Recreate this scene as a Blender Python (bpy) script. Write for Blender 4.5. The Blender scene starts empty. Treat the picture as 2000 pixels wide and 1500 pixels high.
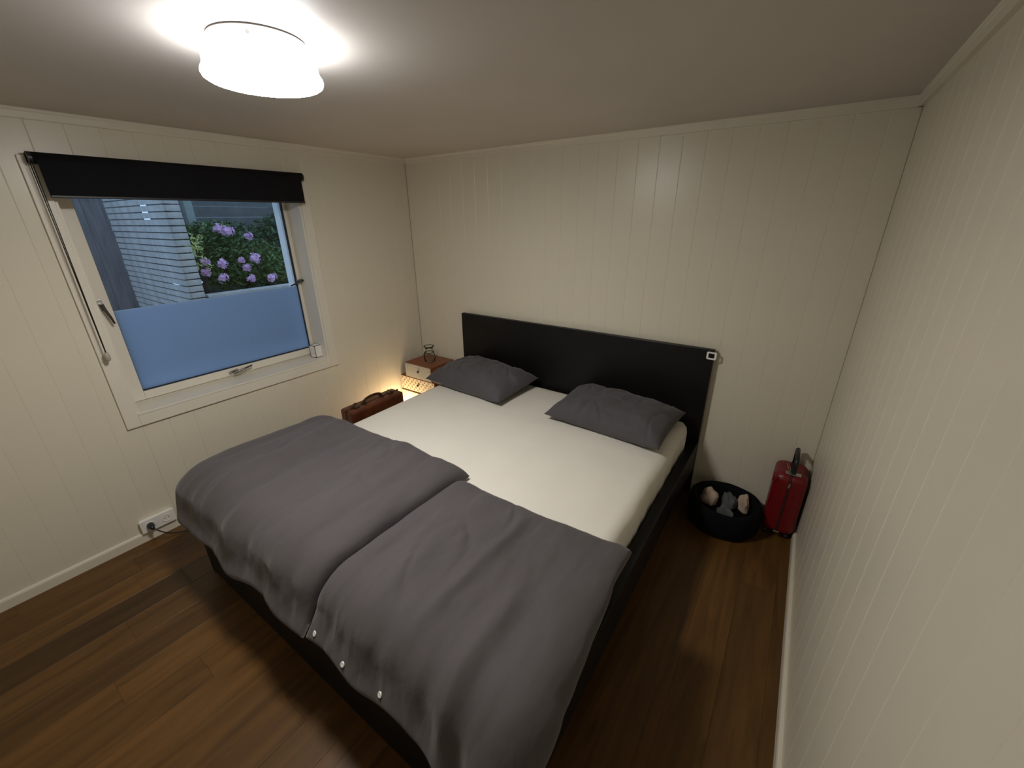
import bpy, bmesh, math, random
from mathutils import Vector, Matrix, noise

random.seed(7)
S = bpy.context.scene
C = S.collection
R = math.radians
PI = math.pi

# ---------------------------------------------------------------- camera, world, exposure
cam_d = bpy.data.cameras.new('camera')
cam = bpy.data.objects.new('camera', cam_d)
C.objects.link(cam)
cam.location = (2.8577, -2.6274, 1.7357)
cam.rotation_euler = (R(67.964), R(0.595), R(34.436))
cam_d.sensor_fit = 'HORIZONTAL'
cam_d.sensor_width = 36.0
cam_d.lens = 802.0 / 2000 * 36
cam_d.clip_start = 0.02
S.camera = cam

world = bpy.data.worlds.new('dusk_sky')
S.world = world
world.use_nodes = True
bg = world.node_tree.nodes['Background']
bg.inputs['Color'].default_value = (0.47, 0.68, 1.0, 1)
bg.inputs['Strength'].default_value = 1.25

S.view_settings.view_transform = 'Standard'
S.view_settings.look = 'None'
S.view_settings.gamma = 1
S.view_settings.use_curve_mapping = False
S.view_settings.exposure = 0.0

LAMP_STRENGTH = 104.0          # ceiling lamp, opal bottom under the bulb
LAMP_SIDE_STRENGTH = 20.0      # its thicker glass sides
CORNER_LAMP_STRENGTH = 52.0   # little lamp on the floor behind the bed

# room: x along the headboard wall, y negative towards the camera, z up
W, D, H = 3.132, 3.30, 2.186

# ---------------------------------------------------------------- materials
def new_mat(name):
    m = bpy.data.materials.new(name)
    m.use_nodes = True
    nt = m.node_tree
    return m, nt, nt.nodes['Principled BSDF']

def N(nt, kind, **kw):
    n = nt.nodes.new(kind)
    for k, v in kw.items():
        setattr(n, k, v)
    return n

def mat(name, col, rough=0.5, metal=0.0, var=0.0, scale=8.0, bump=0.0, bscale=60.0, stretch=None, spec=0.5, sheen=0.0):
    m, nt, b = new_mat(name)
    b.inputs['Roughness'].default_value = rough
    b.inputs['Metallic'].default_value = metal
    b.inputs['Specular IOR Level'].default_value = spec
    if sheen:
        b.inputs['Sheen Weight'].default_value = sheen
    tc = N(nt, 'ShaderNodeTexCoord')
    mp = N(nt, 'ShaderNodeMapping')
    if stretch:
        mp.inputs['Scale'].default_value = stretch
    nt.links.new(tc.outputs['Object'], mp.inputs['Vector'])
    no = N(nt, 'ShaderNodeTexNoise')
    no.inputs['Scale'].default_value = scale
    no.inputs['Detail'].default_value = 4
    nt.links.new(mp.outputs['Vector'], no.inputs['Vector'])
    cr = N(nt, 'ShaderNodeValToRGB')
    lo = [max(0, c * (1 - var)) for c in col]
    hi = [min(1, c * (1 + var)) for c in col]
    cr.color_ramp.elements[0].position = 0.3
    cr.color_ramp.elements[1].position = 0.7
    cr.color_ramp.elements[0].color = (*lo, 1)
    cr.color_ramp.elements[1].color = (*hi, 1)
    nt.links.new(no.outputs['Fac'], cr.inputs['Fac'])
    nt.links.new(cr.outputs['Color'], b.inputs['Base Color'])
    if bump:
        n2 = N(nt, 'ShaderNodeTexNoise')
        n2.inputs['Scale'].default_value = bscale
        n2.inputs['Detail'].default_value = 3
        nt.links.new(mp.outputs['Vector'], n2.inputs['Vector'])
        bp = N(nt, 'ShaderNodeBump')
        bp.inputs['Strength'].default_value = bump
        bp.inputs['Distance'].default_value = 0.01
        nt.links.new(n2.outputs['Fac'], bp.inputs['Height'])
        nt.links.new(bp.outputs['Normal'], b.inputs['Normal'])
    return m

def emit(name, col, strength):
    m = bpy.data.materials.new(name)
    m.use_nodes = True
    nt = m.node_tree
    nt.nodes.clear()
    e = N(nt, 'ShaderNodeEmission')
    e.inputs['Color'].default_value = (*col, 1)
    e.inputs['Strength'].default_value = strength
    o = N(nt, 'ShaderNodeOutputMaterial')
    nt.links.new(e.outputs[0], o.inputs['Surface'])
    return m

M = {}
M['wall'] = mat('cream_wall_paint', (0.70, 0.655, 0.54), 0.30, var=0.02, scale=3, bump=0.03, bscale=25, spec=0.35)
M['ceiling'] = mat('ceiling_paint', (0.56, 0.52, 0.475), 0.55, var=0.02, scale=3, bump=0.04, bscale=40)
M['trim'] = mat('cream_trim_paint', (0.70, 0.655, 0.55), 0.35, var=0.02, scale=4)
M['winpaint'] = mat('window_paint', (0.74, 0.70, 0.61), 0.35, var=0.02, scale=5)
M['outer_white'] = mat('white_outer_reveal', (0.93, 0.94, 0.95), 0.6, var=0.03)
M['gasket'] = mat('black_window_gasket', (0.012, 0.014, 0.02), 0.5)
M['black_lacquer'] = mat('black_brown_lacquer', (0.0065, 0.006, 0.006), 0.42, var=0.15, scale=6, spec=0.25)
M['blackfab'] = mat('black_blind_fabric', (0.006, 0.006, 0.008), 0.85, var=0.1, bump=0.1, bscale=300, spec=0.2)
M['blackplastic'] = mat('black_plastic', (0.012, 0.012, 0.014), 0.4)
M['sheet'] = mat('white_cotton_sheet', (0.78, 0.75, 0.68), 0.9, var=0.02, scale=5, bump=0.15, bscale=9, spec=0.15)
M['duvet'] = mat('grey_cotton_cover', (0.084, 0.074, 0.078), 0.8, var=0.07, scale=4, bump=0.55, bscale=10, stretch=(2.0, 0.75, 1.0), spec=0.25, sheen=0.15)
M['pillow'] = mat('grey_pillow_cotton', (0.080, 0.074, 0.081), 0.8, var=0.07, scale=5, bump=0.3, bscale=14, spec=0.25, sheen=0.15)
M['button'] = mat('white_button', (0.9, 0.9, 0.88), 0.25)
M['white'] = mat('white_plastic', (0.82, 0.80, 0.76), 0.35)
M['metal'] = mat('brushed_metal', (0.55, 0.55, 0.55), 0.3, metal=1.0, var=0.05)
M['lampbase'] = mat('lamp_base_enamel', (0.78, 0.77, 0.75), 0.3, metal=0.3)
M['darkmetal'] = mat('dark_metal', (0.10, 0.09, 0.085), 0.35, metal=0.9)
M['teak'] = mat('reddish_wood', (0.235, 0.075, 0.028), 0.45, var=0.25, scale=9, stretch=(1, 8, 8), bump=0.05, bscale=60)
M['leather'] = mat('brown_leather', (0.115, 0.030, 0.012), 0.42, var=0.35, scale=14, bump=0.2, bscale=90)
M['leather_dark'] = mat('dark_brown_leather', (0.045, 0.016, 0.009), 0.4, var=0.3, scale=20, bump=0.2, bscale=90)
M['greydrawer'] = mat('grey_painted_drawer', (0.37, 0.37, 0.34), 0.55, var=0.12, scale=60, bump=0.1, bscale=150)
M['red'] = mat('red_shell', (0.165, 0.003, 0.006), 0.38, var=0.1, scale=6, bump=0.08, bscale=120)
M['red_dark'] = mat('dark_red_zip_tape', (0.045, 0.003, 0.005), 0.7)
M['petfab'] = mat('black_plush', (0.0045, 0.0045, 0.006), 0.95, var=0.2, bump=0.4, bscale=120, spec=0.15)
M['creamcloth'] = mat('cream_soft_cloth', (0.52, 0.40, 0.31), 0.9, var=0.12, scale=14, bump=0.3, bscale=60)
M['greycloth'] = mat('grey_soft_cloth', (0.10, 0.105, 0.10), 0.9, var=0.25, scale=20, bump=0.3, bscale=60)
M['wood_grey'] = mat('weathered_grey_wood', (0.52, 0.50, 0.47), 0.8, var=0.2, scale=10, stretch=(1, 1, 1), bump=0.15, bscale=80)
M['wood_dark'] = mat('dark_weathered_boards', (0.185, 0.165, 0.165), 0.8, var=0.25, scale=7, stretch=(4, 4, 0.5), bump=0.15, bscale=60)
M['wood_fence'] = mat('far_fence_boards', (0.13, 0.135, 0.13), 0.8, var=0.2, scale=7, bump=0.15, bscale=60)
M['post'] = mat('greenish_post', (0.28, 0.33, 0.30), 0.7, var=0.12, scale=12)
M['planter'] = mat('planter_timber', (0.10, 0.115, 0.13), 0.6, var=0.2, scale=9)
M['soil'] = mat('garden_soil', (0.035, 0.034, 0.028), 0.95, var=0.4, scale=14, bump=0.5, bscale=30)
M['gravel'] = mat('light_well_gravel', (0.20, 0.20, 0.20), 0.95, var=0.35, scale=60, bump=0.5, bscale=80)
M['leaf'] = mat('shrub_leaf', (0.075, 0.150, 0.035), 0.5, var=0.45, scale=5)
M['leaf_dark'] = mat('dark_hedge_leaf', (0.055, 0.115, 0.045), 0.55, var=0.45, scale=4)
M['leaf_pale'] = mat('pale_young_leaf', (0.70, 0.80, 0.30), 0.5, var=0.3, scale=20)
M['bark'] = mat('shrub_bark', (0.06, 0.045, 0.035), 0.9, var=0.3)
M['petal'] = mat('pink_petal', (0.78, 0.50, 0.74), 0.6, var=0.3, scale=25)
M['amber'] = mat('lamp_foot_brass', (0.45, 0.28, 0.10), 0.35, metal=0.8)
M['clear_plastic'] = mat('frosted_plastic', (0.42, 0.38, 0.32), 0.3)
M['shade'] = emit('opal_glass_shade', (0.97, 0.98, 1.0), LAMP_SIDE_STRENGTH)
M['shade_bottom'] = emit('opal_glass_bottom', (1.0, 0.96, 0.90), LAMP_STRENGTH)
M['warm_globe'] = emit('warm_glass_globe', (1.0, 0.72, 0.40), CORNER_LAMP_STRENGTH)

def glass_mat():
    m = bpy.data.materials.new('clear_window_glass')
    m.use_nodes = True
    nt = m.node_tree
    nt.nodes.clear()
    t = N(nt, 'ShaderNodeBsdfTransparent')
    t.inputs['Color'].default_value = (0.93, 0.96, 0.97, 1)
    g = N(nt, 'ShaderNodeBsdfGlossy')
    g.inputs['Roughness'].default_value = 0.02
    f = N(nt, 'ShaderNodeFresnel')
    f.inputs['IOR'].default_value = 1.35
    mx = N(nt, 'ShaderNodeMixShader')
    o = N(nt, 'ShaderNodeOutputMaterial')
    nt.links.new(f.outputs[0], mx.inputs['Fac'])
    nt.links.new(t.outputs[0], mx.inputs[1])
    nt.links.new(g.outputs[0], mx.inputs[2])
    nt.links.new(mx.outputs[0], o.inputs['Surface'])
    return m
M['glass'] = glass_mat()

def film_mat():
    m = bpy.data.materials.new('frosted_window_film')
    m.use_nodes = True
    nt = m.node_tree
    nt.nodes.clear()
    t = N(nt, 'ShaderNodeBsdfTranslucent')
    t.inputs['Color'].default_value = (0.80, 0.885, 1.0, 1)
    d = N(nt, 'ShaderNodeBsdfDiffuse')
    d.inputs['Color'].default_value = (0.55, 0.62, 0.70, 1)
    mx = N(nt, 'ShaderNodeMixShader')
    mx.inputs['Fac'].default_value = 0.05
    o = N(nt, 'ShaderNodeOutputMaterial')
    nt.links.new(t.outputs[0], mx.inputs[1])
    nt.links.new(d.outputs[0], mx.inputs[2])
    nt.links.new(mx.outputs[0], o.inputs['Surface'])
    return m
M['film'] = film_mat()

def jar_glass():
    m = M['glass'].copy()
    m.name = 'jar_glass'
    for n in m.node_tree.nodes:
        if n.type == 'FRESNEL':
            n.inputs['IOR'].default_value = 1.16
        if n.type == 'BSDF_TRANSPARENT':
            n.inputs['Color'].default_value = (0.97, 0.98, 0.97, 1)
    return m
M['jar'] = jar_glass()

def plank_mat():
    m, nt, b = new_mat('oak_plank')
    b.inputs['Roughness'].default_value = 0.42
    b.inputs['Specular IOR Level'].default_value = 0.35
    oi = N(nt, 'ShaderNodeObjectInfo')
    tc = N(nt, 'ShaderNodeTexCoord')
    mul = N(nt, 'ShaderNodeVectorMath', operation='SCALE')
    mul.inputs[0].default_value = (7.1, 13.7, 3.3)
    nt.links.new(oi.outputs['Random'], mul.inputs['Scale'])
    add = N(nt, 'ShaderNodeVectorMath', operation='ADD')
    nt.links.new(tc.outputs['Object'], add.inputs[0])
    nt.links.new(mul.outputs[0], add.inputs[1])
    mp = N(nt, 'ShaderNodeMapping')
    mp.inputs['Scale'].default_value = (14, 1.1, 1)
    nt.links.new(add.outputs[0], mp.inputs['Vector'])
    n1 = N(nt, 'ShaderNodeTexNoise')
    n1.inputs['Scale'].default_value = 1.6
    n1.inputs['Detail'].default_value = 6
    n1.inputs['Distortion'].default_value = 0.8
    nt.links.new(mp.outputs[0], n1.inputs['Vector'])
    r1 = N(nt, 'ShaderNodeValToRGB')
    r1.color_ramp.elements[0].position = 0.30
    r1.color_ramp.elements[0].color = (0.62, 0.60, 0.55, 1)
    r1.color_ramp.elements[1].position = 0.62
    r1.color_ramp.elements[1].color = (1.08, 1.06, 1.04, 1)
    nt.links.new(n1.outputs['Fac'], r1.inputs['Fac'])
    # knots and dark streaks
    mp2 = N(nt, 'ShaderNodeMapping')
    mp2.inputs['Scale'].default_value = (6.0, 1.3, 1)
    nt.links.new(add.outputs[0], mp2.inputs['Vector'])
    vo = N(nt, 'ShaderNodeTexVoronoi')
    vo.inputs['Scale'].default_value = 1.0
    nt.links.new(mp2.outputs[0], vo.inputs['Vector'])
    r2 = N(nt, 'ShaderNodeValToRGB')
    r2.color_ramp.elements[0].position = 0.03
    r2.color_ramp.elements[0].color = (0.25, 0.2, 0.16, 1)
    r2.color_ramp.elements[1].position = 0.13
    r2.color_ramp.elements[1].color = (1, 1, 1, 1)
    nt.links.new(vo.outputs['Distance'], r2.inputs['Fac'])
    m1 = N(nt, 'ShaderNodeMix', data_type='RGBA', blend_type='MULTIPLY')
    m1.inputs['Factor'].default_value = 1
    nt.links.new(oi.outputs['Color'], m1.inputs['A'])
    nt.links.new(r1.outputs['Color'], m1.inputs['B'])
    m2 = N(nt, 'ShaderNodeMix', data_type='RGBA', blend_type='MULTIPLY')
    m2.inputs['Factor'].default_value = 0.7
    nt.links.new(m1.outputs['Result'], m2.inputs['A'])
    nt.links.new(r2.outputs['Color'], m2.inputs['B'])
    nt.links.new(m2.outputs['Result'], b.inputs['Base Color'])
    bp = N(nt, 'ShaderNodeBump')
    bp.inputs['Strength'].default_value = 0.08
    bp.inputs['Distance'].default_value = 0.005
    nt.links.new(n1.outputs['Fac'], bp.inputs['Height'])
    nt.links.new(bp.outputs['Normal'], b.inputs['Normal'])
    return m
M['plank'] = plank_mat()

def ring_pattern(name, cell, diamonds=False):
    """printed drawer paper: interlocking rings (or a star lattice) on cream"""
    m, nt, b = new_mat(name)
    b.inputs['Roughness'].default_value = 0.6
    tc = N(nt, 'ShaderNodeTexCoord')
    sx = N(nt, 'ShaderNodeSeparateXYZ')
    nt.links.new(tc.outputs['Object'], sx.inputs[0])
    def math_(op, a, bb=None):
        n = N(nt, 'ShaderNodeMath', operation=op)
        for i, v in enumerate((a, bb)):
            if v is None:
                continue
            if isinstance(v, (int, float)):
                n.inputs[i].default_value = v
            else:
                nt.links.new(v, n.inputs[i])
        return n.outputs[0]
    def cellc(out):
        f = math_('FRACT', math_('DIVIDE', out, cell))
        return math_('ABSOLUTE', math_('SUBTRACT', f, 0.5))
    u = cellc(math_('ADD', sx.outputs['X'], 10 * cell))
    v = cellc(math_('ADD', sx.outputs['Z'], 10 * cell))
    if diamonds:
        d = math_('ABSOLUTE', math_('SUBTRACT', math_('ADD', u, v), 0.5))
        d2 = math_('ABSOLUTE', math_('SUBTRACT', u, v))
        k = math_('LESS_THAN', math_('MINIMUM', d, d2), 0.045)
    else:
        r = math_('SQRT', math_('ADD', math_('MULTIPLY', u, u), math_('MULTIPLY', v, v)))
        inner = math_('LESS_THAN', r, 0.23)
        outer = math_('GREATER_THAN', r, 0.49)
        k = math_('MAXIMUM', inner, outer)
    mx = N(nt, 'ShaderNodeMix', data_type='RGBA')
    nt.links.new(k, mx.inputs['Factor'])
    mx.inputs['A'].default_value = (0.74, 0.68, 0.52, 1)
    mx.inputs['B'].default_value = (0.36, 0.25, 0.13, 1)
    nt.links.new(mx.outputs['Result'], b.inputs['Base Color'])
    return m
M['rings'] = ring_pattern('ring_printed_paper', 0.047)
M['stars'] = ring_pattern('lattice_printed_paper', 0.064, True)

# ---------------------------------------------------------------- helpers
def obj(name, me, m, parent=None, smooth=False, bevel=0.0, subsurf=0, autosmooth=None):
    if isinstance(me, bmesh.types.BMesh):
        bm = me
        bmesh.ops.recalc_face_normals(bm, faces=bm.faces)
        me = bpy.data.meshes.new(name)
        bm.to_mesh(me)
        bm.free()
    o = bpy.data.objects.new(name, me)
    C.objects.link(o)
    if m is not None and not me.materials:
        me.materials.append(m)
    if smooth:
        for p in me.polygons:
            p.use_smooth = True
    if bevel:
        md = o.modifiers.new('bevel', 'BEVEL')
        md.width = bevel
        md.segments = 2
        md.limit_method = 'ANGLE'
    if subsurf:
        md = o.modifiers.new('sub', 'SUBSURF')
        md.levels = subsurf
        md.render_levels = subsurf
    if parent is not None:
        o.parent = parent
    return o

def thing(name, label, cat, loc=(0, 0, 0), rot=(0, 0, 0), group=None):
    o = bpy.data.objects.new(name, None)
    o.empty_display_size = 0.1
    C.objects.link(o)
    o.location = loc
    o.rotation_euler = rot
    return tag(o, label, cat, group)

def tag(o, label, cat, group=None):
    o['label'] = label
    o['category'] = cat
    if group:
        o['group'] = group
    return o

def struct(o, label=None, cat=None):
    o['kind'] = 'structure'
    if label:
        o['label'] = label
    if cat:
        o['category'] = cat
    return o

def box(bm, x0, x1, y0, y1, z0, z1):
    vs = [bm.verts.new((x, y, z)) for x in (x0, x1) for y in (y0, y1) for z in (z0, z1)]
    for f in ((0, 1, 3, 2), (4, 6, 7, 5), (0, 4, 5, 1), (2, 3, 7, 6), (0, 2, 6, 4), (1, 5, 7, 3)):
        bm.faces.new([vs[i] for i in f])
    return vs

def bx(x0, x1, y0, y1, z0, z1):
    bm = bmesh.new()
    box(bm, x0, x1, y0, y1, z0, z1)
    return bm

def lathe(profile, seg=48, close=False, bm=None):
    """profile of (r, z) turned about the z axis"""
    bm = bm or bmesh.new()
    rings = []
    for r, z in profile:
        if r < 1e-5:
            rings.append([bm.verts.new((0, 0, z))])
        else:
            rings.append([bm.verts.new((r * math.cos(2 * PI * i / seg), r * math.sin(2 * PI * i / seg), z)) for i in range(seg)])
    pairs = list(zip(rings[:-1], rings[1:]))
    if close:
        pairs.append((rings[-1], rings[0]))
    for a, b in pairs:
        for i in range(seg):
            j = (i + 1) % seg
            if len(a) == 1 and len(b) == 1:
                continue
            if len(a) == 1:
                bm.faces.new((a[0], b[i], b[j]))
            elif len(b) == 1:
                bm.faces.new((a[i], a[j], b[0]))
            else:
                bm.faces.new((a[i], a[j], b[j], b[i]))
    return bm

def tube(points, r, seg=10, bm=None, caps=True, closed=False):
    bm = bm or bmesh.new()
    pts = [Vector(p) for p in points]
    n = len(pts)
    rings = []
    up = None
    for i, p in enumerate(pts):
        if closed:
            t = (pts[(i + 1) % n] - pts[i - 1]).normalized()
        else:
            t = (pts[min(i + 1, n - 1)] - pts[max(i - 1, 0)]).normalized()
        if up is None:
            up = t.orthogonal().normalized()
        up = (up - t * up.dot(t)).normalized()
        s = t.cross(up)
        rr = r[i] if isinstance(r, (list, tuple)) else r
        rings.append([bm.verts.new(p + up * rr * math.cos(2 * PI * k / seg) + s * rr * math.sin(2 * PI * k / seg)) for k in range(seg)])
    prs = list(zip(rings[:-1], rings[1:]))
    if closed:
        prs.append((rings[-1], rings[0]))
    for a, b in prs:
        for k in range(seg):
            bm.faces.new((a[k], a[(k + 1) % seg], b[(k + 1) % seg], b[k]))
    if caps and not closed:
        bm.faces.new(rings[0])
        bm.faces.new(list(reversed(rings[-1])))
    return bm

def prism(pts, axis_len, bm=None):
    """xy outline extruded in z from 0 to axis_len"""
    bm = bm or bmesh.new()
    a = [bm.verts.new((x, y, 0)) for x, y in pts]
    b = [bm.verts.new((x, y, axis_len)) for x, y in pts]
    n = len(pts)
    for i in range(n):
        bm.faces.new((a[i], a[(i + 1) % n], b[(i + 1) % n], b[i]))
    bm.faces.new(list(reversed(a)))
    bm.faces.new(b)
    return bm

def rrect(w, h, r, seg=6):
    pts = []
    for cx, cy, a0 in ((w / 2 - r, h / 2 - r, 0), (-w / 2 + r, h / 2 - r, 90), (-w / 2 + r, -h / 2 + r, 180), (w / 2 - r, -h / 2 + r, 270)):
        for k in range(seg + 1):
            a = R(a0 + 90 * k / seg)
            pts.append((cx + r * math.cos(a), cy + r * math.sin(a)))
    return pts

def sm(e0, e1, x):
    t = max(0.0, min(1.0, (x - e0) / (e1 - e0)))
    return t * t * (3 - 2 * t)

# ---------------------------------------------------------------- the room
# panel boards: real pieces with chamfered edges, so that the V grooves are geometry
BW = 0.1215
_bcache = {}
def board_mesh(w, h, cl=True, crr=True, t=0.012, ch=0.0024, dp=0.0014):
    key = (round(w, 4), round(h, 4), cl, crr)
    if key not in _bcache:
        pts = [(-w / 2, t)]
        pts += [(-w / 2, dp), (-w / 2 + ch, 0)] if cl else [(-w / 2, 0)]
        pts += [(w / 2 - ch, 0), (w / 2, dp)] if crr else [(w / 2, 0)]
        pts += [(w / 2, t)]
        bm = prism(pts, h)
        bmesh.ops.recalc_face_normals(bm, faces=bm.faces)
        me = bpy.data.meshes.new('board')
        bm.to_mesh(me)
        bm.free()
        me.materials.append(M['wall'])
        _bcache[key] = me
    return _bcache[key]

def put_board(parent, me, loc, rz):
    o = bpy.data.objects.new('board', me)
    C.objects.link(o)
    o.location = loc
    o.rotation_euler = (0, 0, rz)
    o.parent = parent

# back wall
wb = struct(obj('wall_back', bx(-0.3, W + 0.3, 0.012, 0.2, 0, H), M['wall']), 'cream vertical board wall behind the black headboard', 'wall')
x = 1.21 - 10 * BW
edges = [0.0] + [x + k * BW for k in range(0, 30) if 0.01 < x + k * BW < W - 0.01] + [W]
for a, b in zip(edges[:-1], edges[1:]):
    put_board(wb, board_mesh(b - a, H), ((a + b) / 2, 0, 0), 0)

# right wall
wr = struct(obj('wall_right', bx(W + 0.012, W + 0.2, -D, 0.012, 0, H), M['wall']), 'cream vertical board wall beside the red suitcase', 'wall')
k = 0
y = -0.062
edges = [0.0]
while y > -D + 0.02:
    edges.append(y)
    y -= BW
edges.append(-D)
for a, b in zip(edges[:-1], edges[1:]):
    put_board(wr, board_mesh(a - b, H), (W, (a + b) / 2, 0), R(-90))

# left wall with the window opening
OY0, OY1, OZ0, OZ1 = -2.124, -0.958, 0.750, 1.945     # opening
XO = -0.30                                            # outer face of the wall
bm = bmesh.new()
box(bm, XO, -0.012, -D, OY0, 0, H)
box(bm, XO, -0.012, OY1, 0.012, 0, H)
box(bm, XO, -0.012, OY0, OY1, 0, OZ0)
box(bm, XO, -0.012, OY0, OY1, OZ1, H)
wl = struct(obj('wall_left', bm, M['wall']), 'cream vertical board wall with the window in it', 'wall')
edges = [0.0]
y = -0.178 + BW
while y > -D + 0.02:
    if y < -0.02:
        edges.append(y)
    y -= BW
edges.append(-D)
def left_piece(a, b, z0, z1, ca, cb):
    # seen from the room, the board's left end is the one nearer the camera (b)
    put_board(wl, board_mesh(a - b, z1 - z0, cb, ca), (0, (a + b) / 2, z0), R(90))
for a, b in zip(edges[:-1], edges[1:]):
    if b >= OY1 or a <= OY0:
        left_piece(a, b, 0, H, True, True)
        continue
    aa, bb, ca, cb = a, b, True, True
    if a > OY1:
        left_piece(a, OY1, 0, H, True, False)
        aa, ca = OY1, False
    if b < OY0:
        left_piece(OY0, b, 0, H, False, True)
        bb, cb = OY0, False
    left_piece(aa, bb, 0, OZ0, ca, cb)
    left_piece(aa, bb, OZ1, H, ca, cb)

struct(obj('wall_front', bx(-0.3, W + 0.2, -D - 0.15, -D, 0, H), M['wall']), 'plain cream wall facing the headboard wall', 'wall')
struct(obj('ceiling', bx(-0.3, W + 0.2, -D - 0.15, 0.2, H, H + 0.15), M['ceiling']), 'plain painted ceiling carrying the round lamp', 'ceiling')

# floor planks
fl = struct(obj('floor', bx(-0.3, W + 0.2, -D - 0.15, 0.2, -0.15, -0.014), M['soil']), 'brown oak plank floor', 'floor')
PW = 0.156
px = 0.109 - PW
pxs = []
while px < W:
    pxs.append(px)
    px += PW
_pc = {}
def plank(x0, x1, y0, y1, col):
    w, l = x1 - x0, y1 - y0
    key = (round(w, 4), round(l, 4))
    if key not in _pc:
        bm = bmesh.new()
        c = 0.0012
        lo = [(-w / 2, -l / 2), (w / 2, -l / 2), (w / 2, l / 2), (-w / 2, l / 2)]
        hi = [(-w / 2 + c, -l / 2 + c), (w / 2 - c, -l / 2 + c), (w / 2 - c, l / 2 - c), (-w / 2 + c, l / 2 - c)]
        v0 = [bm.verts.new((p[0], p[1], -0.014)) for p in lo]
        v1 = [bm.verts.new((p[0], p[1], -0.001)) for p in lo]
        v2 = [bm.verts.new((p[0], p[1], 0.0)) for p in hi]
        for A, B in ((v0, v1), (v1, v2)):
            for i in range(4):
                bm.faces.new((A[i], A[(i + 1) % 4], B[(i + 1) % 4], B[i]))
        bm.faces.new(v2)
        bm.faces.new(list(reversed(v0)))
        bmesh.ops.recalc_face_normals(bm, faces=bm.faces)
        me = bpy.data.meshes.new('plank')
        bm.to_mesh(me)
        bm.free()
        me.materials.append(M['plank'])
        _pc[key] = me
    o = bpy.data.objects.new('plank', _pc[key])
    C.objects.link(o)
    o.location = ((x0 + x1) / 2, (y0 + y1) / 2, 0)
    o.color = (*col, 1)
    o.parent = fl
OAK = (0.118, 0.057, 0.014)
rnd = random.Random(11)
for i, x0 in enumerate(pxs):
    x0c, x1c = max(0, x0), min(W, x0 + PW)
    if x1c - x0c < 0.01:
        continue
    cuts = [0.0]
    yy = -rnd.uniform(0.4, 1.9)
    if abs(x0 - 0.421) < 0.01:
        yy = -2.262
    elif abs(x0 - 0.577) < 0.01:
        yy = -1.1
    while yy > -D + 0.3:
        cuts.append(yy)
        yy -= rnd.uniform(1.4, 2.0)
    cuts.append(-D)
    for j, (a, b) in enumerate(zip(cuts[:-1], cuts[1:])):
        t = rnd.uniform(0.80, 1.15)
        col = [c * t for c in OAK]
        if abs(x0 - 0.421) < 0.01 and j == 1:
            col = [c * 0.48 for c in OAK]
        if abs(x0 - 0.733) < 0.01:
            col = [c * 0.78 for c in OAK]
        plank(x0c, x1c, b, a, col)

# crown trim and baseboards
TP = [(0, 0), (0.016, 0.0), (0.017, 0.003), (0.017, 0.026), (0.021, 0.031), (0.021, 0.036), (0.025, 0.040), (0, 0.040)]
def trim_run(name, p0, p1, inward, label, prof=TP, m='trim', cat='trim'):
    p0, p1, n = Vector(p0), Vector(p1), Vector(inward)
    bm = bmesh.new()
    ra = [bm.verts.new(p0 + n * q[0] + Vector((0, 0, q[1]))) for q in prof]
    rb = [bm.verts.new(p1 + n * q[0] + Vector((0, 0, q[1]))) for q in prof]
    k = len(prof)
    for i in range(k):
        bm.faces.new((ra[i], ra[(i + 1) % k], rb[(i + 1) % k], rb[i]))
    bm.faces.new(ra)
    bm.faces.new(list(reversed(rb)))
    struct(obj(name, bm, M[m]), label, cat)
trim_run('trim_1', (0, 0, H - 0.040), (0, -D, H - 0.040), (1, 0, 0), 'cream crown strip between ceiling and window wall')
trim_run('trim_2', (0.0, 0, H - 0.040), (W, 0, H - 0.040), (0, -1, 0), 'cream crown strip between ceiling and headboard wall')
trim_run('trim_3', (W, 0, H - 0.040), (W, -D, H - 0.040), (-1, 0, 0), 'cream crown strip between ceiling and wall by the suitcase')
BP = [(0, 0), (0.014, 0), (0.014, 0.046), (0.011, 0.054), (0.006, 0.058), (0, 0.058)]
trim_run('baseboard_left', (0, 0, 0), (0, -D, 0), (1, 0, 0), 'cream baseboard under the window wall', BP, cat='baseboard')
trim_run('baseboard_back', (0.014, 0, 0), (W - 0.014, 0, 0), (0, -1, 0), 'cream baseboard behind the bed', BP, cat='baseboard')
trim_run('baseboard_right', (W, 0, 0), (W, -D, 0), (-1, 0, 0), 'cream baseboard beside the bare floor strip', BP, cat='baseboard')

# ---------------------------------------------------------------- window
win = thing('window_1', 'cream framed window with clear upper glass and frosted lower glass', 'window', (0, 0, 0))
win['kind'] = 'structure'
XS = -0.150      # room face of the sash
CW = 0.062       # casing width
# casings round the opening
obj('casing', bx(0, 0.014, OY0 - CW, OY0, OZ0 - CW, OZ1 + CW), M['winpaint'], win, bevel=0.002)
obj('casing', bx(0, 0.014, OY1, OY1 + CW, OZ0 - CW, OZ1 + CW), M['winpaint'], win, bevel=0.002)
obj('casing', bx(0, 0.014, OY0, OY1, OZ0 - CW, OZ0), M['winpaint'], win, bevel=0.002)
obj('casing', bx(0, 0.014, OY0, OY1, OZ1, OZ1 + CW), M['winpaint'], win, bevel=0.002)
# jamb linings and sill board
obj('jamb', bx(XS - 0.03, 0.0, OY0, OY0 + 0.012, OZ0 + 0.012, OZ1), M['winpaint'], win)
obj('jamb', bx(XS - 0.03, 0.0, OY1 - 0.012, OY1, OZ0 + 0.012, OZ1), M['winpaint'], win)
obj('jamb', bx(XS - 0.03, 0.0, OY0 + 0.012, OY1 - 0.012, OZ1 - 0.012, OZ1), M['winpaint'], win)
obj('window_sill', bx(XS - 0.03, 0.016, OY0, OY1, OZ0, OZ0 + 0.012), M['winpaint'], win, bevel=0.002)
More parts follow.
